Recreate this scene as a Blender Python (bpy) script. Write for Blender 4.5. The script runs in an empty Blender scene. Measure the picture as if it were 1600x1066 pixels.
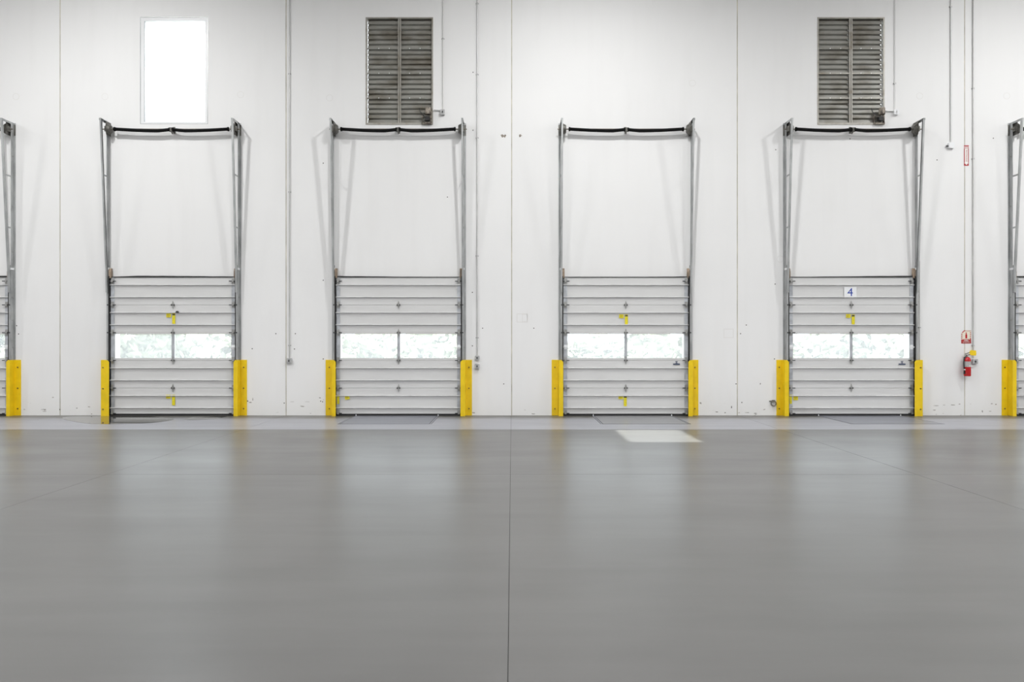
import bpy, math, random
from mathutils import Vector
R = math.radians
S = bpy.context.scene
C = S.collection
random.seed(7)

# ------------------------------------------------------------------ camera, sky, sun, exposure
D = 16.5            # camera to dock wall (m)
EYE = 1.64
FPX = 1170.0        # focal length in pixels of a 1600 px wide frame
cam_d = bpy.data.cameras.new('camera'); cam = bpy.data.objects.new('camera', cam_d); C.objects.link(cam)
cam.location = (0, -D, EYE); cam.rotation_euler = (R(90), 0, 0)
cam_d.sensor_width = 36; cam_d.lens = FPX / 1600 * 36; cam_d.clip_end = 300
S.camera = cam
vs = S.view_settings
vs.view_transform = 'Standard'; vs.look = 'None'; vs.exposure = 0.0; vs.gamma = 1; vs.use_curve_mapping = False

world = bpy.data.worlds.new('sky'); S.world = world; world.use_nodes = True
bg = world.node_tree.nodes['Background']
bg.inputs['Color'].default_value = (0.87, 0.93, 1.0, 1); bg.inputs['Strength'].default_value = 5.0

SUN_T = Vector((-0.15, 0.625, -1.0))           # direction the sunlight travels
sd = bpy.data.lights.new('sun', 'SUN'); sd.energy = 17.0; sd.angle = R(0.53); sd.color = (1, 0.985, 0.965)
sun = bpy.data.objects.new('sun', sd); C.objects.link(sun)
sun.rotation_euler = SUN_T.to_track_quat('-Z', 'Y').to_euler(); sun.location = (0, -20, 30)

LAMP_ROWS = [(-4.7, 395), (-12.5, 500), (-22.0, 430)]   # distance from dock wall, watts
LAMP_X = (-19.0, -8.8, 1.5, 11.6, 21.8)
LAMP_Z = 10.25
CEIL = 11.0

# ------------------------------------------------------------------ helpers
def wx(px, d=0.0):   # picture column -> metres along the wall, for a thing standing d metres off it
    return (px - 800) * (D - d) / FPX
def wz(py, d=0.0):
    return EYE + (533 - py) * (D - d) / FPX
def fl(px, py):      # point on the floor
    dist = EYE * FPX / (py - 533)
    return ((px - 800) * dist / FPX, dist - D)

def link_tags(o, label=None, cat=None, group=None, kind=None):
    if label: o['label'] = label
    if cat: o['category'] = cat
    if group: o['group'] = group
    if kind: o['kind'] = kind
    return o
def empty(name, loc, label=None, cat=None, group=None, kind=None):
    o = bpy.data.objects.new(name, None); C.objects.link(o); o.location = loc
    o.empty_display_size = 0.1
    return link_tags(o, label, cat, group, kind)
def put(name, mesh, parent=None, loc=(0, 0, 0), rot=None):
    o = bpy.data.objects.new(name, mesh); C.objects.link(o)
    o.parent = parent; o.location = loc
    if rot: o.rotation_euler = rot
    return o

class MB:
    def __init__(s): s.v = []; s.f = []
    def box(s, x0, x1, y0, y1, z0, z1):
        n = len(s.v)
        s.v += [(x0,y0,z0),(x1,y0,z0),(x1,y1,z0),(x0,y1,z0),(x0,y0,z1),(x1,y0,z1),(x1,y1,z1),(x0,y1,z1)]
        s.f += [tuple(n+i for i in q) for q in ((0,3,2,1),(4,5,6,7),(0,1,5,4),(1,2,6,5),(2,3,7,6),(3,0,4,7))]
        return s
    def prism(s, poly, a0, a1, axis):
        """poly: 2-D outline; axis 'x': (y,z)  'y': (x,z)  'z': (x,y); extruded a0..a1"""
        n = len(s.v); m = len(poly)
        A = sum(poly[i][0]*poly[(i+1)%m][1]-poly[(i+1)%m][0]*poly[i][1] for i in range(m))
        if (A < 0) != (axis == 'y'): poly = poly[::-1]
        for a in (a0, a1):
            for p, q in poly:
                s.v.append({'x': (a,p,q), 'y': (p,a,q), 'z': (p,q,a)}[axis])
        s.f.append(tuple(n+i for i in range(m))[::-1]); s.f.append(tuple(n+m+i for i in range(m)))
        for i in range(m):
            j = (i+1) % m
            s.f.append((n+i, n+j, n+m+j, n+m+i))
        return s
    def tube(s, pts, r, n=8, caps=True):
        pts = [Vector(p) for p in pts]; k = len(pts); b = len(s.v)
        rr = r if isinstance(r, (list, tuple)) else [r]*k
        up = None
        for i, p in enumerate(pts):
            t = (pts[min(i+1,k-1)] - pts[max(i-1,0)]).normalized()
            if up is None:
                up = t.cross(Vector((0.3,0.5,0.81))).normalized()
            u = (up - t*up.dot(t)).normalized(); up = u; w = t.cross(u)
            for j in range(n):
                a = 2*math.pi*j/n
                s.v.append(tuple(p + (u*math.cos(a) + w*math.sin(a))*rr[i]))
        for i in range(k-1):
            for j in range(n):
                j2 = (j+1) % n
                s.f.append((b+i*n+j, b+i*n+j2, b+(i+1)*n+j2, b+(i+1)*n+j))
        if caps:
            s.f.append(tuple(b+j for j in range(n))[::-1]); s.f.append(tuple(b+(k-1)*n+j for j in range(n)))
        return s
    def cyl(s, p0, p1, r, n=12): return s.tube([p0, p1], r, n)
    def mirror_x(s):
        s.v = [(-x,y,z) for x,y,z in s.v]; s.f = [f[::-1] for f in s.f]; return s
    def mesh(s, name, mat, smooth=False):
        me = bpy.data.meshes.new(name); me.from_pydata(s.v, [], s.f); me.update()
        if mat: me.materials.append(mat)
        if smooth:
            me.polygons.foreach_set('use_smooth', [True]*len(me.polygons))
            try: me.set_sharp_from_angle(angle=R(40))
            except Exception: pass
        return me
    def build(s, name, mat, parent=None, loc=(0,0,0), smooth=False, rot=None):
        return put(name, s.mesh(name, mat, smooth), parent, loc, rot)

def holed(x0, x1, z0, z1, holes, t0, t1, flat=False):
    """slab with rectangular holes. flat=False: wall in XZ, thickness t0..t1 in y; flat=True: in XY, thickness in z"""
    mb = MB()
    xs = sorted({x0, x1, *[h[0] for h in holes], *[h[1] for h in holes]})
    zs = sorted({z0, z1, *[h[2] for h in holes], *[h[3] for h in holes]})
    nx, nz = len(xs)-1, len(zs)-1
    solid = [[not any(h[0] <= (xs[i]+xs[i+1])/2 <= h[1] and h[2] <= (zs[j]+zs[j+1])/2 <= h[3] for h in holes) for j in range(nz)] for i in range(nx)]
    idx = {}
    def V(i, j, k):
        if (i,j,k) not in idx:
            idx[(i,j,k)] = len(mb.v); t = (t0,t1)[k]
            mb.v.append((xs[i], zs[j], t) if flat else (xs[i], t, zs[j]))
        return idx[(i,j,k)]
    def F(*q): mb.f.append(q[::-1] if flat else q)
    for i in range(nx):
        for j in range(nz):
            if not solid[i][j]: continue
            F(V(i,j,0),V(i+1,j,0),V(i+1,j+1,0),V(i,j+1,0))
            F(V(i,j,1),V(i,j+1,1),V(i+1,j+1,1),V(i+1,j,1))
            if i == 0 or not solid[i-1][j]: F(V(i,j,0),V(i,j+1,0),V(i,j+1,1),V(i,j,1))
            if i == nx-1 or not solid[i+1][j]: F(V(i+1,j,0),V(i+1,j,1),V(i+1,j+1,1),V(i+1,j+1,0))
            if j == 0 or not solid[i][j-1]: F(V(i,j,0),V(i,j,1),V(i+1,j,1),V(i+1,j,0))
            if j == nz-1 or not solid[i][j+1]: F(V(i,j+1,0),V(i+1,j+1,0),V(i+1,j+1,1),V(i,j+1,1))
    return mb

# ------------------------------------------------------------------ materials
def mat(name, col, rough=0.5, metal=0.0, var=0.0, vscale=3.0, stretch=(1,1,1), bump=0.0, spec=0.5, col2=None, lo=0.35, hi=0.65):
    m = bpy.data.materials.new(name); m.use_nodes = True
    nt = m.node_tree; p = nt.nodes['Principled BSDF']
    p.inputs['Base Color'].default_value = (*col, 1); p.inputs['Roughness'].default_value = rough
    p.inputs['Metallic'].default_value = metal; p.inputs['Specular IOR Level'].default_value = spec
    if var or col2 or bump:
        geo = nt.nodes.new('ShaderNodeNewGeometry')
        mp = nt.nodes.new('ShaderNodeMapping'); mp.inputs['Scale'].default_value = stretch
        nz = nt.nodes.new('ShaderNodeTexNoise'); nz.inputs['Scale'].default_value = vscale; nz.inputs['Detail'].default_value = 5
        nt.links.new(geo.outputs['Position'], mp.inputs['Vector']); nt.links.new(mp.outputs['Vector'], nz.inputs['Vector'])
        cr = nt.nodes.new('ShaderNodeValToRGB'); cr.color_ramp.elements[0].position = lo; cr.color_ramp.elements[1].position = hi
        a = col2 if col2 else tuple(c*(1-var) for c in col)
        b = col if col2 else tuple(min(1, c*(1+var)) for c in col)
        cr.color_ramp.elements[0].color = (*a, 1); cr.color_ramp.elements[1].color = (*b, 1)
        nt.links.new(nz.outputs['Fac'], cr.inputs['Fac']); nt.links.new(cr.outputs['Color'], p.inputs['Base Color'])
        if bump:
            bp = nt.nodes.new('ShaderNodeBump'); bp.inputs['Strength'].default_value = bump; bp.inputs['Distance'].default_value = 0.01
            nt.links.new(nz.outputs['Fac'], bp.inputs['Height']); nt.links.new(bp.outputs['Normal'], p.inputs['Normal'])
    return m

def wall_material():
    m = bpy.data.materials.new('white_wall_paint'); m.use_nodes = True
    nt = m.node_tree; p = nt.nodes['Principled BSDF']; p.inputs['Roughness'].default_value = 0.55
    p.inputs['Specular IOR Level'].default_value = 0.3
    geo = nt.nodes.new('ShaderNodeNewGeometry'); sep = nt.nodes.new('ShaderNodeSeparateXYZ')
    nt.links.new(geo.outputs['Position'], sep.inputs[0])
    def noise(scale, stretch, detail=4):
        mp = nt.nodes.new('ShaderNodeMapping'); mp.inputs['Scale'].default_value = stretch
        nz = nt.nodes.new('ShaderNodeTexNoise'); nz.inputs['Scale'].default_value = scale; nz.inputs['Detail'].default_value = detail
        nt.links.new(geo.outputs['Position'], mp.inputs['Vector']); nt.links.new(mp.outputs['Vector'], nz.inputs['Vector'])
        return nz.outputs['Fac']
    def ramp(src, p0, c0, p1, c1):
        cr = nt.nodes.new('ShaderNodeValToRGB'); e = cr.color_ramp.elements
        e[0].position = p0; e[0].color = c0; e[1].position = p1; e[1].color = c1
        nt.links.new(src, cr.inputs['Fac']); return cr.outputs['Color']
    def mul(a, b):
        x = nt.nodes.new('ShaderNodeMix'); x.data_type = 'RGBA'; x.blend_type = 'MULTIPLY'; x.inputs['Factor'].default_value = 1
        nt.links.new(a, x.inputs[6]); nt.links.new(b, x.inputs[7]); return x.outputs[2]
    base = ramp(noise(0.5, (1,1,1)), 0.3, (0.810,0.809,0.806,1), 0.7, (0.835,0.834,0.830,1))
    # faint vertical runs and smudges in the paint
    base = mul(base, ramp(noise(1.4, (2.2,1,0.25), 5), 0.30, (0.982,0.981,0.98,1), 0.5, (1,1,1,1)))
    # dark scuffs: small, near the foot of the wall (where pallets and forks hit it)
    sc = noise(5.5, (1,1,2.4), 6)
    mr = nt.nodes.new('ShaderNodeMapRange'); mr.inputs['From Min'].default_value = 0.02; mr.inputs['From Max'].default_value = 0.75
    mr.inputs['To Min'].default_value = 0.115; mr.inputs['To Max'].default_value = 0.0
    nt.links.new(sep.outputs['Z'], mr.inputs['Value'])
    sub = nt.nodes.new('ShaderNodeMath'); sub.operation = 'SUBTRACT'; nt.links.new(sc, sub.inputs[0]); nt.links.new(mr.outputs['Result'], sub.inputs[1])
    base = mul(base, ramp(sub.outputs[0], 0.205, (0.45,0.42,0.39,1), 0.24, (1,1,1,1)))
    nt.links.new(base, p.inputs['Base Color'])
    bp = nt.nodes.new('ShaderNodeBump'); bp.inputs['Strength'].default_value = 0.06; bp.inputs['Distance'].default_value = 0.01
    nt.links.new(noise(6, (1,1,1)), bp.inputs['Height']); nt.links.new(bp.outputs['Normal'], p.inputs['Normal'])
    return m

def floor_material(name, c0, c1, edge=False):
    m = bpy.data.materials.new(name); m.use_nodes = True
    nt = m.node_tree; p = nt.nodes['Principled BSDF']
    geo = nt.nodes.new('ShaderNodeNewGeometry')
    def noise(scale, stretch, detail=5, rough=0.55):
        mp = nt.nodes.new('ShaderNodeMapping'); mp.inputs['Scale'].default_value = stretch
        nz = nt.nodes.new('ShaderNodeTexNoise'); nz.inputs['Scale'].default_value = scale; nz.inputs['Detail'].default_value = detail
        nz.inputs['Roughness'].default_value = rough
        nt.links.new(geo.outputs['Position'], mp.inputs['Vector']); nt.links.new(mp.outputs['Vector'], nz.inputs['Vector'])
        return nz.outputs['Fac']
    cr = nt.nodes.new('ShaderNodeValToRGB'); e = cr.color_ramp.elements
    e[0].position = 0.22; e[0].color = (*c0,1); e[1].position = 0.80; e[1].color = (*c1,1)
    nt.links.new(noise(0.55, (1,1.6,1)), cr.inputs['Fac'])
    cr2 = nt.nodes.new('ShaderNodeValToRGB'); e = cr2.color_ramp.elements
    e[0].position = 0.25; e[0].color = (0.90,0.90,0.90,1); e[1].position = 0.75; e[1].color = (1.06,1.06,1.06,1)
    nt.links.new(noise(1.2, (0.35,3.2,1), 6), cr2.inputs['Fac'])
    x = nt.nodes.new('ShaderNodeMix'); x.data_type = 'RGBA'; x.blend_type = 'MULTIPLY'; x.inputs['Factor'].default_value = 1
    nt.links.new(cr.outputs['Color'], x.inputs[6]); nt.links.new(cr2.outputs['Color'], x.inputs[7])
    res = x.outputs[2]
    if edge:      # tyre dust and grime swept up against the foot of the wall
        sep = nt.nodes.new('ShaderNodeSeparateXYZ'); nt.links.new(geo.outputs['Position'], sep.inputs[0])
        ad = nt.nodes.new('ShaderNodeMath'); ad.operation = 'MULTIPLY_ADD'; ad.inputs[1].default_value = 0.9
        nt.links.new(noise(1.6, (0.7,1.5,1)), ad.inputs[0]); nt.links.new(sep.outputs['Y'], ad.inputs[2])
        er = nt.nodes.new('ShaderNodeMapRange'); er.inputs['From Min'].default_value = -0.45; er.inputs['From Max'].default_value = 0.10
        nt.links.new(ad.outputs[0], er.inputs['Value'])
        x2 = nt.nodes.new('ShaderNodeMix'); x2.data_type = 'RGBA'; x2.inputs[7].default_value = (0.095,0.092,0.082,1)
        nt.links.new(er.outputs['Result'], x2.inputs['Factor']); nt.links.new(res, x2.inputs[6]); res = x2.outputs[2]
    nt.links.new(res, p.inputs['Base Color'])
    mr = nt.nodes.new('ShaderNodeMapRange'); mr.inputs['From Min'].default_value = 0.3; mr.inputs['From Max'].default_value = 0.7
    mr.inputs['To Min'].default_value = 0.29; mr.inputs['To Max'].default_value = 0.35
    nt.links.new(noise(0.8, (0.5,1.5,1)), mr.inputs['Value']); nt.links.new(mr.outputs['Result'], p.inputs['Roughness'])
    p.inputs['Specular IOR Level'].default_value = 0.35
    return m

M = {}
M['wall'] = wall_material()
M['floor'] = floor_material('sealed_concrete', (0.106,0.104,0.101), (0.133,0.131,0.128))
M['strip'] = floor_material('pour_strip_pale_blue', (0.265,0.268,0.295), (0.325,0.328,0.360), True)  # slab row along the wall, set paler and bluer than the main floor
M['joint'] = mat('joint_filler', (0.06,0.06,0.058), 0.8)
M['sealant'] = mat('joint_sealant', (0.52,0.49,0.40), 0.7, var=0.25, vscale=4, stretch=(1,1,0.6))
M['ceiling'] = mat('white_roof_deck', (0.80,0.80,0.79), 0.7, var=0.03)
M['door'] = mat('white_door_steel', (0.66,0.66,0.655), 0.42, var=0.03, vscale=1.5, stretch=(0.6,1,4))
M['rib'] = mat('door_rib_steel', (0.60,0.60,0.60), 0.4, var=0.08, vscale=6)
M['stile'] = mat('galvanised_stile', (0.50,0.52,0.55), 0.45, 0.25, var=0.15, vscale=8)
M['galv'] = mat('galvanised_steel', (0.42,0.43,0.43), 0.42, 0.45, var=0.18, vscale=7, stretch=(1,1,0.4))
M['plate'] = mat('bearing_plate_steel', (0.15,0.145,0.13), 0.5, 0.5, var=0.25, vscale=12)
M['hinge'] = mat('hinge_zinc', (0.40,0.40,0.39), 0.4, 0.5, var=0.2, vscale=20)
M['dark'] = mat('dark_pin_steel', (0.06,0.06,0.06), 0.5, 0.4)
M['rubber'] = mat('black_rubber', (0.018,0.018,0.018), 0.6)
M['spring'] = mat('black_oiled_spring', (0.006,0.006,0.006), 0.6, 0.0, spec=0.12)
M['shaft'] = mat('shaft_steel', (0.20,0.18,0.15), 0.45, 0.6)
M['rusty'] = mat('brown_weathered_seal', (0.30,0.23,0.17), 0.7, var=0.35, vscale=14, stretch=(1,1,0.3))
M['yellow'] = mat('yellow_safety_paint', (0.84,0.585,0.010), 0.38, var=0.06, vscale=5, bump=0.02)
M['bolt'] = mat('bolt_head', (0.22,0.15,0.05), 0.5, 0.5)
M['sticker'] = mat('yellow_sticker', (0.76,0.66,0.02), 0.5, var=0.12, vscale=40)
M['sticker_print'] = mat('sticker_black_print', (0.05,0.05,0.03), 0.6)
M['logo'] = mat('navy_logo_print', (0.05,0.07,0.13), 0.5)
M['white'] = mat('white_plastic', (0.82,0.83,0.84), 0.4)
M['signwhite'] = mat('sign_white', (0.85,0.85,0.82), 0.4)
M['cream'] = mat('photoluminescent_cream', (0.80,0.74,0.62), 0.5)
M['blue'] = mat('blue_numeral', (0.02,0.06,0.36), 0.45)
M['red'] = mat('extinguisher_red', (0.50,0.012,0.016), 0.25, var=0.06, vscale=6)
M['signred'] = mat('sign_red', (0.42,0.035,0.035), 0.5)
M['label'] = mat('silver_label', (0.45,0.44,0.43), 0.4, 0.2, var=0.2, vscale=60)
M['box'] = mat('grey_box_metal', (0.50,0.50,0.50), 0.45, 0.3, var=0.12, vscale=20)
M['conduit'] = mat('conduit_metal', (0.56,0.56,0.55), 0.42, 0.4, var=0.12, vscale=3)
M['conduit_white'] = mat('painted_conduit', (0.66,0.66,0.65), 0.5)
M['slat'] = mat('dirty_louver_aluminium', (0.27,0.265,0.24), 0.45, 0.15, vscale=2.2, stretch=(0.8,1,1.6), col2=(0.135,0.118,0.09), lo=0.30, hi=0.55)
M['louverframe'] = mat('louver_frame_aluminium', (0.38,0.365,0.33), 0.45, 0.3, vscale=5, col2=(0.26,0.23,0.18), lo=0.3, hi=0.52)
M['motor'] = mat('grimy_motor', (0.34,0.30,0.25), 0.6, 0.2, vscale=16, col2=(0.07,0.055,0.045), lo=0.4, hi=0.62)
M['alu'] = mat('white_window_frame', (0.80,0.81,0.82), 0.4)
M['deck'] = mat('painted_leveler_steel', (0.20,0.205,0.235), 0.34, 0.1, var=0.10, vscale=2.0, stretch=(0.5,3,1))
M['deckpale'] = mat('worn_pale_leveler_steel', (0.235,0.235,0.245), 0.36, 0.1, var=0.08, vscale=2.0, stretch=(0.5,3,1))
M['rust'] = mat('rust_spot', (0.42,0.36,0.30), 0.8, vscale=30, col2=(0.12,0.10,0.08))
M['patch'] = mat('patched_plaster', (0.73,0.72,0.70), 0.7)
M['hole'] = mat('anchor_hole', (0.10,0.09,0.08), 0.8)
M['yard'] = mat('yard_concrete', (0.45,0.44,0.42), 0.8, var=0.08, vscale=0.8)
M['leaf'] = mat('pale_foliage', (0.285,0.30,0.22), 0.6, var=0.35, vscale=0.9)
M['bark'] = mat('bark', (0.25,0.20,0.15), 0.9, var=0.2)
M['water'] = mat('shallow_water', (0.075,0.072,0.068), 0.03, spec=0.5)

def pane_material(name, haze):
    m = bpy.data.materials.new(name); m.use_nodes = True; nt = m.node_tree
    for n in list(nt.nodes): nt.nodes.remove(n)
    out = nt.nodes.new('ShaderNodeOutputMaterial')
    tr = nt.nodes.new('ShaderNodeBsdfTransparent'); tr.inputs['Color'].default_value = (0.95,0.97,0.96,1)
    tl = nt.nodes.new('ShaderNodeBsdfTranslucent'); tl.inputs['Color'].default_value = (0.85,0.87,0.86,1)
    gl = nt.nodes.new('ShaderNodeBsdfGlossy'); gl.inputs['Roughness'].default_value = 0.05
    m1 = nt.nodes.new('ShaderNodeMixShader'); m1.inputs[0].default_value = haze
    m2 = nt.nodes.new('ShaderNodeMixShader'); m2.inputs[0].default_value = 0.05
    nt.links.new(tr.outputs[0], m1.inputs[1]); nt.links.new(tl.outputs[0], m1.inputs[2])
    nt.links.new(m1.outputs[0], m2.inputs[1]); nt.links.new(gl.outputs[0], m2.inputs[2])
    nt.links.new(m2.outputs[0], out.inputs[0]); return m
M['pane'] = pane_material('hazy_door_acrylic', 0.18)
M['glass'] = pane_material('window_glass', 0.05)

def text_mesh(s, size, m, depth=0.0008, sx=1.0):
    cu = bpy.data.curves.new('lettering', 'FONT'); cu.body = s; cu.size = size; cu.extrude = depth
    cu.align_x = 'CENTER'; cu.align_y = 'CENTER'; cu.resolution_u = 3
    o = bpy.data.objects.new('lettering', cu); C.objects.link(o)
    bpy.context.view_layer.update()
    dg = bpy.context.evaluated_depsgraph_get()
    me = bpy.data.meshes.new_from_object(o.evaluated_get(dg))
    bpy.data.objects.remove(o); bpy.data.curves.remove(cu)
    for v in me.vertices: v.co.x *= sx
    me.materials.clear(); me.materials.append(m); return me

# ------------------------------------------------------------------ room shell
BAY = 4.985
JX = [-24.9, -19.92, -14.94, -9.958, -4.978, -0.007, 4.965, 9.975, 14.94, 19.92, 24.9]   # panel joints
DOORX = [-12.41, -7.44, -2.489, 2.497, 7.446, 12.40]
LOUV = [(wx(571.5), wx(676.7), wz(195), wz(27)), (wx(1277), wx(1382), wz(195), wz(27))]
WIN = (wx(219), wx(325), wz(194), wz(26.5))

wall = empty('wall_back', (0,0,0), 'tall white tilt-up concrete wall with six dock doors', 'wall', kind='structure')
openings = [(x-1.30, x+1.30, -0.3, 2.99) for x in DOORX] + LOUV + [WIN]
for i in range(len(JX)-1):
    a, b = JX[i]+0.010, JX[i+1]-0.010
    hs = [h for h in openings if a < h[0] and h[1] < b]
    hs = [(h[0], h[1], max(h[2], 0.0) if h[2] > 0 else -0.02, h[3]) for h in hs]
    holed(a, b, 0.0 if not hs else -0.02, CEIL, hs, 0.0, 0.20).build('panel', M['wall'], wall)
for x in JX[1:-1]:
    MB().box(x-0.012, x+0.012, 0.006, 0.19, 0, CEIL).build('joint_sealant', M['sealant'], wall)

# marks on the panels: lifting-insert rings, patched plates, rust spots, anchor holes
def ring(r, t, n=28):
    mb = MB()
    for k in range(n):
        a0, a1 = 2*math.pi*k/n, 2*math.pi*(k+1)/n
        q = [(r*math.cos(a0), r*math.sin(a0)), ((r+t)*math.cos(a0),(r+t)*math.sin(a0)), ((r+t)*math.cos(a1),(r+t)*math.sin(a1)), (r*math.cos(a1), r*math.sin(a1))]
        mb.prism(q, -0.0015, 0.001, 'y')
    return mb
rm = ring(0.066, 0.007).mesh('insert_ring', M['patch'])
for px, py in ((376,148),(515,153),(1082,130),(1437,150),(1573,150),(164,151),(25,151),(1219,405)):
    put('insert_ring', rm, wall, (wx(px), 0, wz(py)))
def rect_frame(w, h, t):
    return MB().box(-w/2,w/2,-0.0015,0.001,h/2-t,h/2).box(-w/2,w/2,-0.0015,0.001,-h/2,-h/2+t).box(-w/2,-w/2+t,-0.0015,0.001,-h/2+t,h/2-t).box(w/2-t,w/2,-0.0015,0.001,-h/2+t,h/2-t)
rect_frame(0.24, 0.19, 0.012).build('patched_plate', M['patch'], wall, (wx(816), 0, wz(497)))
rect_frame(0.11, 0.17, 0.008).build('patched_plate', M['patch'], wall, (wx(820), 0, wz(497)))
rect_frame(0.22, 0.20, 0.010).build('patched_plate', M['patch'], wall, (wx(1138.5), 0, wz(521)))
def blob(r, n, seed, jit=0.35, th=0.003):
    rnd = random.Random(seed)
    return MB().prism([(r*(1+rnd.uniform(-jit,jit))*math.cos(2*math.pi*k/n), r*(1+rnd.uniform(-jit,jit))*math.sin(2*math.pi*k/n)) for k in range(n)], -th, 0.001, 'y')
for k, (px, py) in enumerate(((785,212),(789,212.5),(813,212))):
    blob(0.030, 11, k, 0.5).build('rust_spot', M['rust'], wall, (wx(px), 0, wz(py)))
hm = blob(0.014, 7, 3, 0.2, 0.002).mesh('anchor_hole', M['hole'])
for px, py in ((505,255),(505,438),(505,561),(431,521.5),(461.5,521.5),(460,545.5),(738,457),(738,540.5),(754,513),(739,113),(739,203.5),(26,509),(29,522),(394,545),(699,308),(834,513),(1166,508),(1157,521.5),(1212,234),(1211,444),(1210,561),(1328,217),(1552,216),(1464,250),(444,630),(93.5,640),(787,600),(1150,600),(1159,629),(501,627),(504,628),(1143,637)):
    put('anchor_hole', hm, wall, (wx(px), 0, wz(py)))

# scuffs knocked into the foot of the wall
M['scuff'] = mat('scuff_grime', (0.40,0.38,0.36), 0.8, vscale=25, col2=(0.16,0.15,0.14))
for k, (px, py, sx, sz) in enumerate(((381,622,.9,1.6),(386,627,1.6,.9),(391,629,1.8,.5),(395,624,.5,1.4),(1463,634,2.6,.35),(1475,633,1.6,.3),(1488,633,2.2,.35),(1499,631.5,1.2,.4),(1460,641,1.4,.5),(1550,631,1.4,.4),(1556,632,.9,.4),(1535,643,.5,1.1),(1547,643,1.1,.4),(1120,644,1.3,.5),(1133,645,.7,.5),(1168,645,2.4,.3),(1180,646,1.6,.35),(1095,630,.9,.9),(1143,636,.4,1.2),(68,640,2.2,.25),(70,643,2.4,.25),(38,640,1.0,.3),(120,638,.7,.4),(143,647,.7,.4),(457,628,2.0,.12),(480,628,2.6,.12),(500,622,1.0,.5),(833,647,2.2,.4),(1188,600,.4,1.0))):
    o = put('scuff', blob(0.022, 9, 40+k, 0.45, 0.0012).mesh('scuff', M['scuff']), wall, (wx(px), 0, wz(py))); o.scale = (sx, 1, sz)

# floor: slabs between saw-cut joints, pits for the dock levelers
flo = MB().box(-26, 26, -34, 0.0, -0.06, -0.006).build('floor', M['joint'])
link_tags(flo, 'polished grey concrete warehouse floor with thin saw-cut joints', 'floor', kind='structure')
G = 0.0022
FX = [-26, -19.92, -14.94, -9.96, -4.98, -0.02, 4.97, 9.97, 14.94, 19.92, 26]
FY = [-34, -26.0, -17.0, -7.3, -2.62, 0.0]
LEV = {2: (-3.44, -1.60), 3: (1.76, 3.52), 4: (6.70, 8.54)}     # leveler plates in front of three doors
LEVD = 1.72
for i in range(len(FX)-1):
    a, b = FX[i]+G, FX[i+1]-G
    for j in range(len(FY)-1):
        c, d = FY[j]+G, FY[j+1]-(G if j < len(FY)-2 else 0)
        pit = None
        if j == len(FY)-2:
            for k, (l, r) in LEV.items():
                if a < l and r < b: pit = (l-0.012, r+0.012)
        if pit:
            poly = [(a,c),(b,c),(b,d),(pit[1],d),(pit[1],-LEVD-0.012),(pit[0],-LEVD-0.012),(pit[0],d),(a,d)]
        else:
            poly = [(a,c),(b,c),(b,d),(a,d)]
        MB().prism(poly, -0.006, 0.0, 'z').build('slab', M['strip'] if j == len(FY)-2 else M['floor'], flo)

# dock sill under the doors and ground outside
for i, x in enumerate(DOORX):
    MB().box(x-1.29, x+1.29, 0.0, 0.22, -0.02, 0.0).build('sill', M['floor'], flo)

ceil = holed(-26, 26, -34, 0.0, [(3.56, 4.78, -11.42, -9.58)], CEIL, CEIL+0.3, flat=True)
ceil = ceil.build('ceiling', M['ceiling']); link_tags(ceil, 'white flat warehouse roof deck with a skylight', 'ceiling', kind='structure')
sky = MB().box(3.50, 4.84, -11.48, -9.52, CEIL+0.31, CEIL+0.33).build('window_2', M['glass'])
link_tags(sky, 'clear roof skylight above the floor', 'skylight', kind='structure')
for n, b, lab in (('wall_left', (-26.3,-26,-34,0.2), 'white side wall at left end of the warehouse'), ('wall_right', (26,26.3,-34,0.2), 'white side wall at right end of the warehouse'), ('wall_front', (-26.3,26.3,-34.3,-34), 'white rear wall behind the camera')):
    w = MB().box(*b, 0, CEIL).build(n, M['wall']); link_tags(w, lab, 'wall', kind='structure')

# ------------------------------------------------------------------ dock doors
SEC = 0.608
WHICH = ['the partly hidden door at left photo edge', 'the door below the white window', 'the door below the left louver vent', 'the door under blank wall', 'the door with blue number 4', 'the partly hidden door at right photo edge']
DLAB = ['white sectional dock door cut off by the left edge of the photo',
        'white sectional dock door below the bright white window',
        'white sectional dock door below the left louver vent, one yellow label low down',
        'white sectional dock door under blank wall with no opening above it',
        'white sectional dock door carrying the blue number 4 sign',
        'white sectional dock door cut off by the right edge of the photo']
HW = 1.37
def section_profile(z0):
    p = [(-0.048,0.6075),(-0.048,0.605),(-0.056,0.605)]
    for r in (0.438, 0.171):
        p += [(-0.056,r+0.006),(-0.066,r),(-0.066,r-0.010),(-0.056,r-0.10)]
    p += [(-0.056,z0),(-0.048,z0),(-0.048,z0-0.003),(-0.02,z0-0.003),(-0.02,0.6075)]
    return p
sec_mesh = MB().prism(section_profile(0.003), -HW, HW, 'x').mesh('section', M['door'])
secb_mesh = MB().prism(section_profile(0.045), -HW, HW, 'x').mesh('section', M['door'])
rib_mesh = MB().prism([(-0.060,-0.012),(-0.060,0.010),(-0.084,0.010),(-0.090,0.003),(-0.090,-0.005),(-0.080,-0.012)], -HW-0.012, HW+0.012, 'x').mesh('rib', M['rib'])
wf = MB().box(-HW,HW,-0.060,-0.02,0.003,0.052).box(-HW,HW,-0.060,-0.02,0.578,0.605).box(-HW,HW,-0.048,-0.02,0.0,0.003).box(-HW,HW,-0.048,-0.02,0.605,0.6075)
wf.box(-HW,-1.275,-0.060,-0.02,0.052,0.578).box(1.275,HW,-0.060,-0.02,0.052,0.578).box(-0.033,0.033,-0.060,-0.02,0.052,0.578)
winsec_mesh = wf.mesh('section', M['door'])
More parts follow.
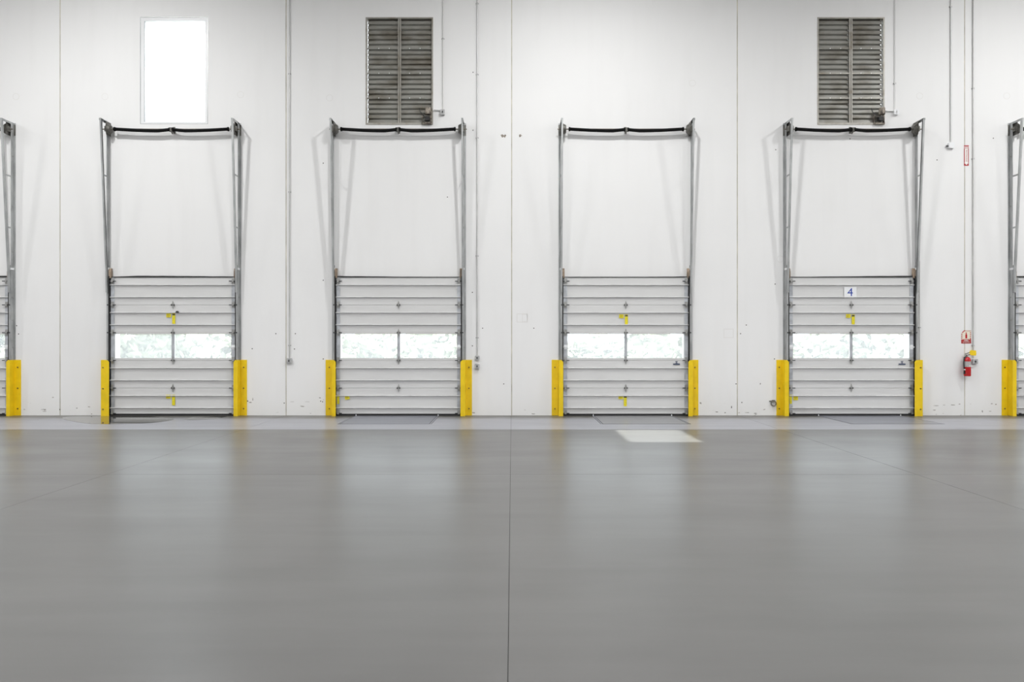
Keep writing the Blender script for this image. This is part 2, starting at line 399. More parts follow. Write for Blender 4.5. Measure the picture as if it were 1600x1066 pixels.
pane_mesh = MB().box(-0.6205,0.6205,-0.004,0.004,-0.2625,0.2625).mesh('pane', M['pane'])
stile_mesh = MB().box(-0.040,0.040,-0.0682,-0.0665,0.004,0.604).mesh('end_stile', M['stile'])
mull_mesh = MB().box(-0.030,0.030,-0.0665,-0.0605,0.0,0.6).box(-0.008,0.008,-0.072,-0.0665,0.03,0.57).mesh('center_stile', M['stile'])
hg = MB().prism([(0,0.095),(0.022,0.03),(0.034,0.02),(0.034,-0.02),(0.022,-0.03),(0,-0.095),(-0.022,-0.03),(-0.034,-0.02),(-0.034,0.02),(-0.022,0.03)], -0.073, -0.067, 'y')
hinge_mesh = hg.mesh('hinge', M['hinge'])
barrel_mesh = MB().cyl((-0.040,-0.082,0),(-0.016,-0.082,0),0.012,8).cyl((0.016,-0.082,0),(0.040,-0.082,0),0.012,8).mesh('hinge_barrel', M['dark'])
rb = MB().prism([(-0.028,-0.07),(0.028,-0.07),(0.036,0),(0.028,0.07),(-0.028,0.07),(-0.036,0)], -0.078, -0.0685, 'y').box(-0.022,0.022,-0.105,-0.078,-0.020,0.020)
bracket_mesh = {1: rb.mesh('roller_bracket', M['hinge'])}
bracket_mesh[-1] = bracket_mesh[1]
roller_mesh = {}
for s in (1, -1):
    r_ = MB().tube([(-0.105*s,-0.095,0),(0.055*s,-0.095,0)], 0.010, 8).tube([(0.055*s,-0.095,0),(0.078*s,-0.095,0)], 0.024, 10)
    roller_mesh[s] = r_.mesh('roller', M['dark'])
lock_mesh = MB().box(-0.035,0.035,-0.078,-0.0685,-0.05,0.05).box(-0.05,0.05,-0.092,-0.078,-0.014,0.014).mesh('slide_lock', M['white'])
stk_w = MB().box(-0.05,0.05,-0.001,0.001,-0.042,0.042).mesh('warning_label', M['sticker'])
stk_t = MB().box(-0.033,0.033,-0.001,0.001,-0.115,0.115).mesh('warning_label', M['sticker'])
stk_p = MB().box(-0.030,0.030,-0.002,-0.001,-0.016,0.016).mesh('label_print', M['sticker_print'])
stk_l = MB()
for k in range(4): stk_l.box(-0.036,0.036-0.012*(k%2),-0.0016,-0.001,0.022-0.016*k,0.027-0.016*k)
stk_l = stk_l.mesh('label_print', M['bolt'])

def make_door(n, X):
    root = empty(f'door_{n+1}', (X,0,0), DLAB[n], 'dock door', kind='structure')
    secs = []
    for k in range(5):
        z = SEC*k
        if k == 2:
            sc = put('section', winsec_mesh, root, (0,0,z)); sc['label'] = 'section with two window panes'
            for s in (-1,1): put('pane', pane_mesh, sc, (0.654*s,-0.045,0.315))
            put('center_stile', mull_mesh, sc)
        else:
            sc = put('section', secb_mesh if k == 0 else sec_mesh, root, (0,0,z))
            for r in (0.171, 0.438): put('rib', rib_mesh, sc, (0,0,r))
        secs.append(sc)
        for s in (-1,1):
            put('end_stile', stile_mesh, sc, (s*1.325,0,0.045 if False else 0))
            put('roller_bracket', bracket_mesh[s], sc, (s*1.325,0,0.055 if k == 0 else 0))
            put('roller', roller_mesh[s], sc, (s*1.345,0,0.055 if k == 0 else 0))
            if k == 4:
                put('roller_bracket', bracket_mesh[s], sc, (s*1.325,0,0.52)); put('roller', roller_mesh[s], sc, (s*1.345,0,0.52))
        if k > 0:
            put('hinge', hinge_mesh, sc, (0.0,0,0)); put('hinge_barrel', barrel_mesh, sc)
    # seals
    MB().box(-HW-0.01,HW+0.01,-0.085,-0.015,0.0,0.042).build('bottom_seal', M['rubber'], root)
    ts = MB(); N = 24; rnd = random.Random(n); pts_t = []; pts_b = []
    for k in range(N+1):
        x = -HW+0.02 + (2*HW-0.04)*k/N
        w = 0.010 + 0.008*math.sin(2.2*k/N+n*1.3) + rnd.uniform(-0.001,0.001)
        if n == 1: w *= min(1, 0.15 + k/6.0)
        pts_t.append((x, 3.044+max(0.004,w)*1.6)); pts_b.append((x, 3.040))
    ts.prism(pts_b + pts_t[::-1], -0.075, -0.002, 'y').build('top_seal', M['rubber'], root)
    return root, secs

doors = []
for n, X in enumerate(DOORX): doors.append(make_door(n, X))
def on_door(n, mesh, name, px, py, d=0.070, rot=0.0, label=None):
    """put a flat piece on the section of door n that covers picture point px,py"""
    x, z = wx(px, d), wz(py, d); k = min(4, max(0, int(z/SEC)))
    o = put(name, mesh, doors[n][1][k], (x-DOORX[n], -d, z-SEC*k), (0, rot, 0))
    if label: o['label'] = label
    return o
for n, lst in {1: [(263.5,493,'w'),(271.5,498,'t'),(263,620,'w'),(271.2,625.3,'t')], 2: [(542.5,621.3,'r')],
               3: [(971,494.3,'w'),(978.7,499.8,'t'),(970,620.8,'w'),(977,626.7,'t')], 4: [(1325.5,493.8,'w'),(1333.2,499.8,'t'),(1243.3,622.5,'w')]}.items():
    for px, py, k in lst:
        if k == 't':
            on_door(n, stk_t, 'warning_label', px, py, label='tall yellow warning label')
            on_door(n, stk_p, 'label_print', px, py-6.3)
        else:
            on_door(n, stk_w, 'warning_label', px, py, rot=R(-8) if k == 'r' else 0, label='small yellow warning label')
            on_door(n, stk_l, 'label_print', px, py, rot=R(-8) if k == 'r' else 0)
tape = MB().box(-0.026,0.026,-0.001,0.001,-0.10,0.10).mesh('yellow_tape', M['sticker'])
on_door(2, tape, 'yellow_tape', 528.4, 624.5); on_door(4, tape, 'yellow_tape', 1235.5, 624.0)
lg = MB().box(-0.075,0.075,-0.001,0.001,-0.045,-0.018).box(-0.022,0.022,-0.001,0.001,-0.012,-0.004).box(-0.008,0.008,-0.001,0.001,-0.004,0.020).box(-0.026,0.026,-0.001,0.001,0.020,0.034).mesh('logo_sticker', M['logo'])
on_door(3, lg, 'logo_sticker', 1057, 567, label='small dark blue maker logo'); on_door(4, lg, 'logo_sticker', 1409.5, 567, label='small dark blue maker logo')
blk = MB().prism([(-0.04,-0.015),(0.045,-0.015),(0.01,0.018),(-0.015,0.02)], -0.03, 0.012, 'y').mesh('latch_handle', M['rubber'])
on_door(1, blk, 'latch_handle', 277.5, 487.5, d=0.072)
sgn = on_door(4, MB().box(-0.137,0.137,-0.0015,0.0015,-0.122,0.122).mesh('number_sign', M['white']), 'number_sign', 1328.7, 457.3, d=0.072, label='white card with a blue number 4')
on_door(4, text_mesh('4', 0.255, M['blue']), 'numeral', 1328.5, 457.3, d=0.0745).rotation_euler = (R(90),0,0)
# slide locks
for n, s in ((1,1),(2,1),(3,-1),(4,-1),(4,1),(0,1)):
    put('slide_lock', lock_mesh, doors[n][1][2], (s*1.325,0,0.29))

# ------------------------------------------------------------------ lift tracks
ZT = 6.44
def track_meshes(s):
    T = {}
    def fin(mb, nm, m):
        if s < 0: mb.mirror_x()
        T[nm] = mb.mesh(nm, M[m])
    fin(MB().box(1.434,1.440,-0.105,0,0.0,ZT).box(1.440,1.474,-0.006,0,0.0,ZT), 'wall_angle', 'galv')
    def cpath(path, w=0.028):
        mb = MB()
        for (xa, xb, ya, yb) in ((1.428,1.433,-w,w),(1.398,1.428,-w,-w+0.005),(1.398,1.428,w-0.005,w)):
            n = len(mb.v)
            for (y, z) in path: mb.v += [(xa,y+ya,z),(xb,y+ya,z),(xb,y+yb,z),(xa,y+yb,z)]
            k = len(path)
            for i in range(k-1):
                for j in range(4):
                    j2 = (j+1) % 4; b = n+4*i
                    mb.f.append((b+j, b+j2, b+4+j2, b+4+j))
            mb.f.append((n,n+3,n+2,n+1)); e = n+4*(k-1); mb.f.append((e,e+1,e+2,e+3))
        return mb
    fin(cpath([(-0.085,0.02),(-0.085,3.30)]), 'lower_track', 'galv')
    fin(cpath([(-0.128,2.70),(-0.150,3.25),(-0.375,ZT)], 0.025), 'upper_track', 'galv')
    fin(MB().box(1.398,1.440,-0.405,0.0,ZT-0.012,ZT).box(1.430,1.440,-0.405,0.0,ZT-0.045,ZT-0.012), 'head_bar', 'galv')
    def yfr(z): return -0.150-(0.225)*(z-3.25)/(ZT-3.25)
    for z, nm in ((5.25,'brace'),(4.12,'brace.b')):
        fin(MB().box(1.428,1.435,yfr(z)-0.02,-0.06,z-0.018,z+0.018), nm, 'galv')
    fin(MB().box(1.397,1.446,-0.115,-0.002,3.20,3.245), 'splice_clip', 'white')
    fin(MB().box(1.376,1.396,-0.112,-0.012,0.0,3.06), 'side_seal', 'rubber')
    fin(MB().prism([(-0.10,3.02),(-0.10,3.16),(-0.07,3.235),(-0.03,3.235),(-0.03,3.02)],1.345,1.396,'x'), 'seal_end', 'rusty')
    for q, z in enumerate((0.9,1.5,2.1,2.6,3.6,4.6,5.7)):
        fin(MB().cyl((1.440,-0.05,z),(1.452,-0.05,z),0.014,6), f'bolt.{q}', 'hinge')
    return T
TM = {s: track_meshes(s) for s in (-1, 1)}
for n, X in enumerate(DOORX):
    for s in (-1, 1):
        if (n == 0 and s < 0) or (n == 5 and s > 0): continue
        side = 'left' if s < 0 else 'right'
        root = empty('lift_track', (X,0,0), f'grey steel lift track on the {side} of {WHICH[n]}', 'door track', 'vertical lift door tracks')
        for nm, me in TM[s].items(): put(nm.split('.')[0], me, root)

# ------------------------------------------------------------------ torsion springs
SY, SZ = -0.14, 6.27
def spring_mesh(s):
    pts, rr = [], []; N = 120
    pts.append((s*1.262, SY, SZ)); rr.append(0.020)
    pts.append((s*1.255, SY, SZ)); rr.append(0.047)
    pts.append((s*1.225, SY, SZ)); rr.append(0.045)
    for k in range(N+1):
        u = k/N; x = 1.22 - u*1.165
        sag = -0.036*math.sin(math.pi*min(1, u*0.62+0.0)) if u < 1 else -0.036*math.sin(math.pi*0.62)
        sag *= 1.0 if u < 0.8 else (1-u)/0.2*0.65+0.35
        pts.append((s*x, SY, SZ+sag)); rr.append(0.038 if k % 2 else 0.0335)
    pts.append((s*0.050, SY, SZ-0.01)); rr.append(0.047)
    pts.append((s*0.022, SY, SZ-0.01)); rr.append(0.047)
    pts.append((s*0.018, SY, SZ-0.01)); rr.append(0.020)
    return MB().tube(pts, rr, 10).mesh('spring', M['spring'], smooth=True)
SPM = {s: spring_mesh(s) for s in (-1,1)}
shaft_mesh = MB().cyl((-1.50,SY,SZ),(1.50,SY,SZ),0.0127,10).mesh('shaft', M['shaft'], True)
cb = MB().prism([(0.0,SZ+0.075),(-0.05,SZ+0.07),(-0.19,SZ+0.02),(-0.19,SZ-0.055),(-0.10,SZ-0.10),(0.0,SZ-0.02)], -0.006, 0.006, 'x').box(-0.022,0.022,-0.008,0,SZ-0.06,SZ+0.085).box(-0.03,0.03,-0.175,-0.105,SZ-0.045,SZ+0.03)
cbr_mesh = cb.mesh('center_bracket', M['plate'])
def drum_mesh(s):
    pts = [(x*s, SY, SZ) for x in (1.315,1.318,1.335,1.336,1.372,1.373,1.386,1.388)]
    return MB().tube(pts, [0.045,0.085,0.092,0.100,0.104,0.122,0.122,0.050], 24).mesh('cable_drum', M['plate'])
def bearing_mesh(s):
    b = MB().prism([(0.0,6.14),(-0.19,6.14),(-0.23,6.24),(-0.20,6.428),(0.0,6.428)], 1.395*s, 1.401*s, 'x').box(*sorted((1.401*s,1.44*s)),-0.19,-0.09,SZ-0.055,SZ+0.055)
    b.box(*sorted((1.401*s,1.475*s)),-0.008,0,6.16,6.40)
    return b.mesh('bearing_plate', M['plate'])
DRM = {s: drum_mesh(s) for s in (-1,1)}; BRM = {s: bearing_mesh(s) for s in (-1,1)}
for n, X in enumerate(DOORX):
    root = empty('torsion_spring_shaft', (X,0,0), 'black torsion spring shaft high above ' + WHICH[n], 'spring shaft', 'torsion spring shafts')
    put('shaft', shaft_mesh, root); put('center_bracket', cbr_mesh, root)
    for s in (-1,1):
        put('spring', SPM[s], root); put('cable_drum', DRM[s], root); put('bearing_plate', BRM[s], root)

# ------------------------------------------------------------------ yellow track guards
GD = 0.16; GH = 1.225
GUARDS = [(0, 1, 33, 15.5, 10), (1,-1,160.5,158,170.5), (1,1,386,371.5,365), (2,-1,509,518.3,524.6), (2,1,737.5,727,719.5),
          (3,-1,862,873,880), (3,1,1091,1082.3,1075.5), (4,-1,1213,1226,1232.5), (4,1,1438.5,1441.5,1429), (5,-1,1565,1582,1588)]
bolt_mesh = MB().cyl((0,0,0),(0,-0.012,0),0.016,6).mesh('bolt', M['bolt'])
for n, s, po, pw, pi in GUARDS:
    xo, xw, xi = wx(po), wx(pw, GD), wx(pi, GD)
    root = empty('track_guard', (xw,0,0), f'yellow guard at {"left" if s < 0 else "right"} foot of {WHICH[n]}', 'track guard', 'yellow track guards')
    t = 0.010; o_, i_ = xo-xw, xi-xw; sg = 1 if i_ > 0 else -1
    ch = 0.045
    # front flange, its upper inner corner cut off
    poly = [(0,0.0),(i_,0.0),(i_,GH-ch),(i_-sg*ch*0.8,GH),(0,GH)]
    MB().prism(poly, -GD-t, -GD, 'y').build('front_flange', M['yellow'], root)
    MB().box(min(0,sg*t),max(0,sg*t),-GD,-t,0,GH).build('web', M['yellow'], root)
    MB().box(min(o_,sg*t),max(o_,sg*t),-t,0,0,GH).build('wall_flange', M['yellow'], root)
    wide = abs(o_) > 0.1
    for z in (0.15,0.60,1.06):
        if wide: put('bolt', bolt_mesh, root, (o_*0.52,-t,z))
        else: put('bolt', bolt_mesh, root, (i_*0.28,-GD-t,z))

# ------------------------------------------------------------------ dock levelers
LLAB = {2: ('blue-grey steel dock leveler plate set in floor before the door below left louver vent', 'deck'),
        3: ('pale worn dock leveler plate before the door under blank wall', 'deckpale'),
        4: ('blue-grey steel dock leveler plate before the door with number 4', 'deck')}
for n, (l, r) in LEV.items():
    root = empty('dock_leveler', ((l+r)/2,-LEVD/2,0), LLAB[n][0], 'dock leveler', 'dock levelers')
    w = (r-l)/2; h = LEVD/2
    MB().box(-w+0.045,w-0.045,-h+0.01,h-0.03,-0.005,0.0015).build('deck', M[LLAB[n][1]], root)
    for s in (-1,1):
        MB().box(*sorted((s*(w-0.033),s*w)),-h,h-0.03,-0.005,0.0).build('side_angle', M['deck'], root)
        MB().cyl((s*(w-0.02),h-0.06,0.0),(s*(w-0.02),h-0.06,0.03),0.028,8).build('bumper_stop', M['white'], root)
    MB().box(-w,w,-h,-h+0.006,-0.005,0.0).build('rear_hinge', M['dark'], root)

# ------------------------------------------------------------------ puddles
def puddle(name, outline, label):
    poly = [fl(*p) for p in outline]
    # smooth the outline
    for _ in range(2):
        q = []
        for i in range(len(poly)):
            a, b = poly[i], poly[(i+1) % len(poly)]
            q += [(a[0]*.75+b[0]*.25, a[1]*.75+b[1]*.25), (a[0]*.25+b[0]*.75, a[1]*.25+b[1]*.75)]
        poly = q
    cx = sum(p[0] for p in poly)/len(poly); cy = sum(p[1] for p in poly)/len(poly)
    mb = MB().prism([(p[0]-cx, p[1]-cy) for p in poly], 0.0002, 0.0022, 'z')
    o = mb.build(name, M['water'], None, (cx, cy, 0)); link_tags(o, label, 'puddle', 'puddles at the dock door')
puddle('puddle', [(100,651),(172,650.6),(236,650.8),(250,652.6),(276,654.3),(262,658),(236,661.5),(200,662.2),(172,663.2),(140,662.6),(118,659.5),(96,655)], 'large shallow puddle mirroring the yellow guard at foot of the door below white window')
puddle('puddle', [(284,655.2),(297,657),(318,655.6),(340,655),(346,652.6),(358,651.2),(338,651),(318,652.4),(300,652.6)], 'small narrow puddle beside the larger one at the door below white window')

# ------------------------------------------------------------------ louver vents and window
LVLAB = ['grimy aluminium louver vent left of the two, above the door with black spring', 'grimy aluminium louver vent above the door with number 4']
LVLAB[0] = 'grimy aluminium louver vent, the left of two, beside the central wall joint'
def blade(w):
    return MB().prism([(0.070,0.150),(0.066,0.088),(0.024,0.082),(0.020,0.060),(0.002,0.054),(-0.006,0.010),(0.0,0.0),(0.008,0.0),(0.014,0.046),(0.030,0.054),(0.034,0.088),(0.074,0.094),(0.076,0.150)], -w/2, w/2, 'x')
bolt2 = MB().cyl((0,0,0),(0,-0.008,0),0.011,6).mesh('bolt', M['white'])
for li, (x0, x1, z0, z1) in enumerate(LOUV):
    xc = (x0+x1)/2; w = x1-x0; h = z1-z0
    root = empty('louver_vent', (xc,0,z0), LVLAB[li], 'louver vent', 'louver vents')
    fr = MB()
    f = 0.030
    MB().box(-w/2,w/2,-0.008,0.12,h-f,h).build('frame_head', M['louverframe'], root)
    MB().box(-w/2,w/2,-0.010,0.12,0,f+0.012).build('frame_sill', M['louverframe'], root)
    for s in (-1,1):
        MB().box(*sorted((s*w/2,s*(w/2-f))),-0.008,0.12,f,h-f).build('frame_jamb', M['louverframe'], root)
    for s in (-1,1):
        MB().box(s*0.021-0.012,s*0.021+0.012,-0.006,0.10,f+0.012,h-f).build('mullion', M['louverframe'], root)
    pitch = (h-2*f-0.012)/21.0
    bw = w/2 - f - 0.033
    MB().box(-0.034,0.034,0.012,0.10,f+0.012,h-f).build('mullion', M['slat'], root)
    far = -1 if xc < 0 else 1
    bm = {s: blade(bw-(0.012 if s == far else 0)).mesh('slat', M['slat']) for s in (-1,1)}
    for k in range(21):
        for s in (-1,1):
            put('slat', bm[s], root, (s*(0.033+bw/2-(0.006 if s == far else 0)), 0.035, f+0.012+pitch*k))
    for k in (5,10,15):
        z = f+0.012+pitch*k
        for s in (-1,1):
            bar = MB().box(*sorted((s*0.034,s*(w/2-f))),0.006,0.030,z-0.014,z+0.014).build('cross_bar', M['louverframe'] if (li and k < 12) else M['slat'], root)
            for q in (0.28,0.62): put('bolt', bolt2, bar, (s*(0.034+bw*q), 0.006, z))
    # actuator in the lower right corner
    mo = MB().box(w/2-0.22,w/2-0.02,-0.06,-0.01,0.0,0.045).box(w/2-0.055,w/2-0.03,-0.07,-0.01,0.04,0.30).box(w/2-0.245,w/2-0.235,-0.04,0.03,0.0,0.22).box(w/2-0.24,w/2-0.03,-0.05,-0.035,0.16,0.172)
    act = mo.build('actuator', M['motor'], root)
    MB().tube([(w/2-0.10,-0.09,0.20),(w/2-0.10,-0.09,0.34)], 0.065, 14).build('motor', M['motor'], act)
    MB().box(w/2-0.17,w/2-0.07,-0.11,-0.02,0.065,0.15).build('gearbox', M['rubber'], act)
    MB().tube([(w/2-0.13,-0.05,0.10),(w/2-0.28,-0.03,0.28),(w/2-0.30,-0.02,0.36)], 0.010, 6).build('link_arm', M['dark'], act)

x0, x1, z0, z1 = WIN
wroot = empty('window_1', ((x0+x1)/2,0,z0), 'tall white-framed fixed window high on the wall', 'window', kind='structure')
w = x1-x0; h = z1-z0
for nm, b in (('frame_head',(-w/2+.012,w/2-.012,h-0.085,h-.012)),('frame_sill',(-w/2+.012,w/2-.012,.010,0.055))):
    MB().box(b[0],b[1],0.004,0.09,b[2],b[3]).build(nm, M['alu'], wroot)
for s in (-1,1):
    MB().box(*sorted((s*(w/2-.012),s*(w/2-(0.085 if s < 0 else 0.066)))),0.004,0.09,0.055,h-0.085).build('frame_jamb', M['alu'], wroot)
MB().box(-w/2,w/2,-0.003,0.08,h-.011,h).box(-w/2,w/2,-0.003,0.08,0,.009).box(-w/2,-w/2+.011,-0.003,0.08,.009,h-.011).box(w/2-.011,w/2,-0.003,0.08,.009,h-.011).build('gap_shade_strip', M['galv'], wroot)  # thin dark outline, stands in for the shaded gap round the frame
MB().box(-w/2+.0855,-w/2+.098,0.010,0.058,0.056,h-0.086).build('glazing_bead', M['galv'], wroot)
MB().box(-w/2+.086,w/2-.067,0.060,0.066,0.056,h-0.086).build('pane', M['glass'], wroot)

# ------------------------------------------------------------------ conduits and boxes
def conduit(px, py_end, label, r=0.0125, m='conduit', straps=(), bend=None, top=CEIL):
    x = wx(px, 0.03); z = wz(py_end, 0.03)
    root = empty('conduit', (x,0,z), label, 'conduit')
    pts = [(0,-0.022,0),(0,-0.022,top-z)]
    MB().tube(pts, r, 10).build('pipe', M[m], root, smooth=True)
    if bend:
        bx = wx(bend[0],0.03)-x; bz = wz(bend[1],0.03)-z
        MB().tube([(0,-0.022,bz),(bx*0.5,-0.022,bz+0.004),(bx,-0.03,bz+0.012)], 0.010, 8).build('whip', M['box'], root, smooth=True)
    for py in straps:
        zz = wz(py,0.03)-z
        MB().box(-0.035,0.035,-0.004,0,zz-0.012,zz+0.012).box(-0.017,0.017,-0.039,-0.004,zz-0.012,zz+0.012).build('strap', M['box'], root)
    return root
def jbox(px, py, w, h, label, m='box', d=0.055, knob=True):
    root = empty('junction_box', (wx(px,0.03),0,wz(py,0.03)), label, 'junction box')
    c = 0.012
    MB().prism([(-w/2+c,-h/2),(w/2-c,-h/2),(w/2,-h/2+c),(w/2,h/2-c),(w/2-c,h/2),(-w/2+c,h/2),(-w/2,h/2-c),(-w/2,-h/2+c)], -d, 0, 'y').build('body', M[m], root)
    MB().box(-w/2+0.008,w/2-0.008,-d-0.005,-d,-h/2+0.008,h/2-0.008).build('cover', M[m], root)
    if knob:
        MB().box(-0.012,0.012,-d-0.016,-d-0.005,-0.022,0.022).build('toggle', M['dark'] if m == 'box' else M['box'], root)
        for s in (-1,1): MB().cyl((0,-d-0.005,s*h*0.36),(0,-d-0.009,s*h*0.36),0.006,6).build('screw', M['hinge'], root)
    return root
conduit(452, 560, 'grey conduit running down to a box between the window door and left louver', straps=(115,300,540))
jbox(452, 564, 0.115, 0.115, 'grey metal box at the end of conduit left of the left louver door')
conduit(692, 171, 'short pale conduit beside the left louver vent', m='conduit_white', r=0.011, bend=(678,172.5), straps=(60,))
jbox(691.5, 175.5, 0.10, 0.12, 'small grey box hanging right of the left louver vent')
conduit(745.5, 556, 'long grey conduit right of the door below left louver vent', straps=(5,116,215,400,528))
jbox(745.5, 559.5, 0.10, 0.105, 'upper of two stacked grey boxes right of the left louver door')
jbox(745.5, 572.5, 0.105, 0.11, 'lower of two stacked grey boxes right of the left louver door')
conduit(1398.5, 171, 'thin pale conduit beside the louver vent above number 4 door', m='conduit_white', r=0.008, bend=(1382,174), straps=(130,))
jbox(1400, 175.5, 0.11, 0.11, 'small white box right of the louver vent above number 4 door', m='white')
conduit(1486, 222, 'thin grey conduit ending at a white box above and left of the fire sign', r=0.011, straps=(10,))
bx = jbox(1486, 227.5, 0.125, 0.12, 'white box high on the wall left of the narrow fire arrow sign', m='white', knob=False)
MB().cyl((-0.06,-0.03,-0.01),(-0.105,-0.03,-0.01),0.016,8).build('plug', M['dark'], bx)
conduit(1521, 560, 'long grey conduit running down beside the fire extinguisher', straps=(138,248,540))
jbox(1523, 565, 0.115, 0.105, 'grey metal box just right of the fire extinguisher')
# thin riser beside the right guard of the number 4 door
conduit(1437.3, 562, 'thin pale riser pipe behind the right guard of number 4 door', m='conduit_white', r=0.010, top=3.4, straps=(512,))

# hose ring by the door with number 4
rg = MB(); N = 20
pts = [(0.055*math.cos(2*math.pi*k/N), -0.03, 0.055*math.sin(2*math.pi*k/N)) for k in range(N+1)]
hr = empty('tie_ring', (wx(1208),0,wz(630.5)), 'dark steel ring hanging low left of the number 4 door', 'ring')
MB().tube(pts, 0.011, 8).build('ring', M['plate'], hr, smooth=True)
MB().box(-0.03,0.03,-0.042,0,0.035,0.075).box(-0.085,-0.03,-0.02,0,0.04,0.06).build('staple', M['plate'], hr)

# ------------------------------------------------------------------ fire signs and extinguisher
w, h = 0.105, 0.45
s1 = empty('fire_arrow_sign', (wx(1509.8),0,wz(243.2)), 'tall narrow red and white fire extinguisher arrow sign high up', 'sign')
MB().box(-w/2,w/2,-0.004,0,-h/2,h/2).build('plate', M['signred'], s1)
MB().prism([(-0.034,0.150),(0.034,0.150),(0.034,-0.160),(0.048,-0.160),(0,-0.208),(-0.048,-0.160),(-0.034,-0.160)], -0.0055, -0.004, 'y').build('arrow', M['signwhite'], s1)
MB().box(-w/2,w/2,-0.0055,-0.004,0.184,0.196).box(-w/2,w/2,-0.0055,-0.004,0.156,0.164).build('stripe', M['signwhite'], s1)
put('lettering', text_mesh('FIRE', 0.036, M['signwhite']), s1, (0,-0.0062,0.174), (R(90),0,0))
put('lettering', text_mesh('FIRE EXTINGUISHER', 0.042, M['signred'], sx=0.72), s1, (0.0,-0.0062,-0.005), (R(90),R(90),0))

w, h = 0.215, 0.29; c = 0.062
s2 = empty('fire_point_sign', (wx(1509.5),0,wz(526.5)), 'square red and cream fire sign with cylinder pictogram above the extinguisher', 'sign')
MB().prism([(-w/2,-h/2),(w/2,-h/2),(w/2,h/2),(-w/2+c,h/2),(-w/2,h/2-c)], -0.004, 0, 'y').build('plate', M['signred'], s2)
# cream field with jagged (flame) lower edge
zz = [(-0.082,-0.050),(-0.066,-0.062),(-0.050,-0.040),(-0.034,-0.060),(-0.017,-0.042),(0,-0.058),(0.017,-0.042),(0.034,-0.060),(0.050,-0.040),(0.066,-0.062),(0.082,-0.050)]
MB().prism(zz + [(0.082,0.122),(-0.042,0.122),(-0.082,0.078)], -0.0052, -0.004, 'y').build('cream_field', M['cream'], s2)
jag = MB()
for k in range(4):
    z = 0.095-0.042*k
    jag.prism([(w/2,z),(w/2,z+0.022),(w/2-0.024,z+0.03),(w/2-0.024,z+0.008)], -0.0056,-0.0050,'y')
    jag.prism([(-w/2,z-0.03),(-w/2,z-0.008),(-w/2+0.024,z),(-w/2+0.024,z-0.022)], -0.0056,-0.0050,'y')
    jag.prism([(-0.02+0.032*k,h/2-0.02),(0.0+0.032*k,h/2-0.02),(0.008+0.032*k,h/2),(-0.012+0.032*k,h/2)], -0.0056,-0.0050,'y')
jag.build('edge_hatching', M['cream'], s2)
MB().prism([(-0.020,-0.035),(0.020,-0.035),(0.020,0.045),(0.010,0.062),(0.010,0.085),(0.016,0.095),(-0.014,0.095),(-0.010,0.062),(-0.020,0.045)], -0.0062,-0.0052,'y').build('pictogram', M['red'], s2)
put('lettering', text_mesh('FIRE', 0.052, M['signwhite']), s2, (0,-0.0062,-0.082), (R(90),0,0))
put('lettering', text_mesh('EXTINGUISHER', 0.026, M['signwhite'], sx=0.85), s2, (0,-0.0062,-0.118), (R(90),0,0))

ex = empty('fire_extinguisher', (wx(1511.5,0.1),0,wz(588,0.1)), 'red fire extinguisher with yellow tag hung on the wall', 'fire extinguisher')
EY = -0.10
def lathe(prof, n=20, cx=0.0, cy=EY):
    mb = MB(); k = len(prof)
    for r, z in prof:
        for j in range(n):
            a = 2*math.pi*j/n; mb.v.append((cx+r*math.cos(a), cy+r*math.sin(a), z))
    for i in range(k-1):
        for j in range(n):
            j2 = (j+1) % n; mb.f.append((i*n+j, i*n+j2, (i+1)*n+j2, (i+1)*n+j))
    mb.f.append(tuple(range(n))[::-1]); mb.f.append(tuple((k-1)*n+j for j in range(n)))
    return mb
lathe([(0.055,0),(0.066,0.006),(0.069,0.02),(0.069,0.345),(0.066,0.365),(0.055,0.392),(0.036,0.412),(0.022,0.420)], 24).build('cylinder', M['red'], ex, smooth=True)
lathe([(0.0702,0.205),(0.0702,0.325)], 24).build('label_band', M['label'], ex, smooth=True)
MB().box(-0.005,0.062,EY-0.0712,EY-0.062,0.215,0.235).build('label_print', M['signwhite'], ex)
lathe([(0.022,0.418),(0.022,0.45),(0.016,0.455),(0.016,0.475)], 14).build('valve', M['hinge'], ex, smooth=True)
MB().prism([(-0.05,0.455),(0.045,0.463),(0.07,0.478),(0.045,0.476),(-0.05,0.468)], EY-0.012, EY+0.012, 'y').prism([(-0.045,0.482),(0.03,0.505),(0.062,0.51),(0.03,0.518),(-0.045,0.497)], EY-0.012, EY+0.012, 'y').build('handle', M['dark'], ex)
MB().tube([(-0.015,EY-0.01,0.445),(-0.05,EY-0.015,0.43),(-0.082,EY-0.02,0.38),(-0.090,EY-0.02,0.30),(-0.086,EY-0.02,0.20),(-0.080,EY-0.02,0.12),(-0.078,EY-0.02,0.05)], [0.011]*5+[0.013,0.018], 8).build('hose', M['rubber'], ex, smooth=True)
MB().box(-0.092,-0.066,EY-0.045,EY+0.005,0.135,0.155).build('hose_clip', M['signwhite'], ex)
MB().box(-0.02,0.02,EY+0.066,-EY*0-0.0,0.25,0.42).build('wall_bracket', M['plate'], ex)
tg = MB().prism([(0.030,0.488),(0.060,0.458),(0.165,0.452),(0.178,0.49),(0.172,0.562),(0.052,0.572),(0.030,0.54)], EY-0.032, EY-0.030, 'y')
tg.build('inspection_tag', M['yellow'], ex)

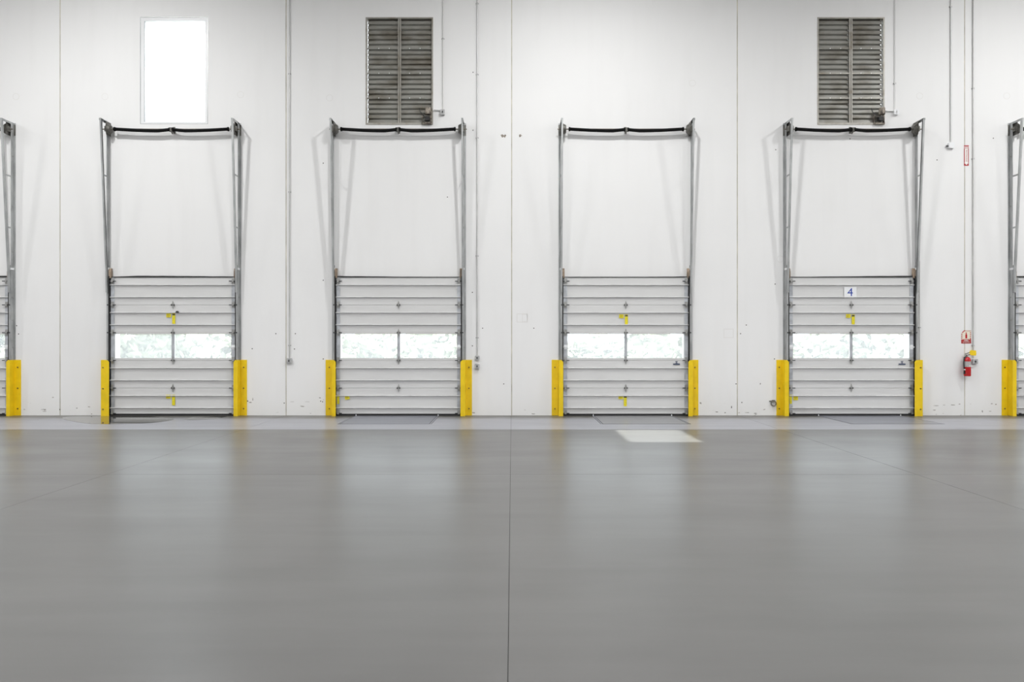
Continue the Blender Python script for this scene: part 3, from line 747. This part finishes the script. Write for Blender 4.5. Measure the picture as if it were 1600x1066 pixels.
# ------------------------------------------------------------------ high bay lamps (above the picture)
hb = lathe([(0.09,0.42),(0.10,0.30),(0.22,0.20),(0.26,0.06)], 20, 0, 0).mesh('housing', M['box'], True)
rod = MB().cyl((0,0,0.41),(0,0,CEIL-LAMP_Z),0.012,6).mesh('hanger', M['conduit'])
k = 0
for row, (y, watt) in enumerate(LAMP_ROWS):
    for x in LAMP_X:
        root = empty('high_bay_lamp', (x,y,LAMP_Z), 'round high bay lamp hanging from the roof', 'lamp', 'high bay lamps in rows under the roof')
        put('housing', hb, root); put('hanger', rod, root)
        ld = bpy.data.lights.new('lamp_light', 'AREA'); ld.shape = 'DISK'; ld.size = 0.45; ld.energy = watt; ld.color = (1.0, 0.998, 0.993)
        lo = bpy.data.objects.new('lamp_light', ld); C.objects.link(lo); lo.parent = root; lo.location = (0,0,0.04)

# ------------------------------------------------------------------ outside: yard and shrubs
yd = MB().box(-80,80,0.2,90,-1.4,-1.2).build('ground', M['yard']); link_tags(yd, 'pale concrete truck yard outside the doors', 'yard', kind='structure')
def crown(seed, rx, rz, nleaf):
    rnd = random.Random(seed); mb = MB()
    for _ in range(nleaf):
        while True:
            p = Vector((rnd.uniform(-1,1), rnd.uniform(-1,1), rnd.uniform(-1,1)))
            if 0.25 < p.length < 1: break
        c = Vector((p.x*rx, p.y*rx*0.7, rz+p.z*rz))
        u = Vector((rnd.uniform(-1,1), rnd.uniform(-1,1), rnd.uniform(-1,1))).normalized(); v = u.orthogonal().normalized()
        a = rnd.uniform(0.18,0.42); n = len(mb.v)
        for q in (u*a, v*a*0.5, -u*a, -v*a*0.5): mb.v.append(tuple(c+q))
        mb.f.append((n,n+1,n+2,n+3))
    return mb
cms = [crown(s, 1.9, 2.1, 1500).mesh('crown', M['leaf']) for s in range(4)]
tk = MB().tube([(0,0,0),(0.1,0.05,1.2),(0,0,2.6)], [0.14,0.10,0.05], 8).mesh('trunk', M['bark'])
rnd = random.Random(5)
for k in range(30):
    x = -36.0 + 2.5*k + rnd.uniform(-0.2,0.2)
    root = empty('shrub', (x, 17+rnd.uniform(-1.0,1.5), -1.2), 'pale green leafy shrub in the sun outside the door panes', 'shrub', 'shrubs beyond the truck yard')
    root.scale = (1, 1, rnd.uniform(0.75,1.15)); root.rotation_euler = (0,0,rnd.uniform(0,6))
    put('crown', cms[k % 4], root); put('trunk', tk, root)
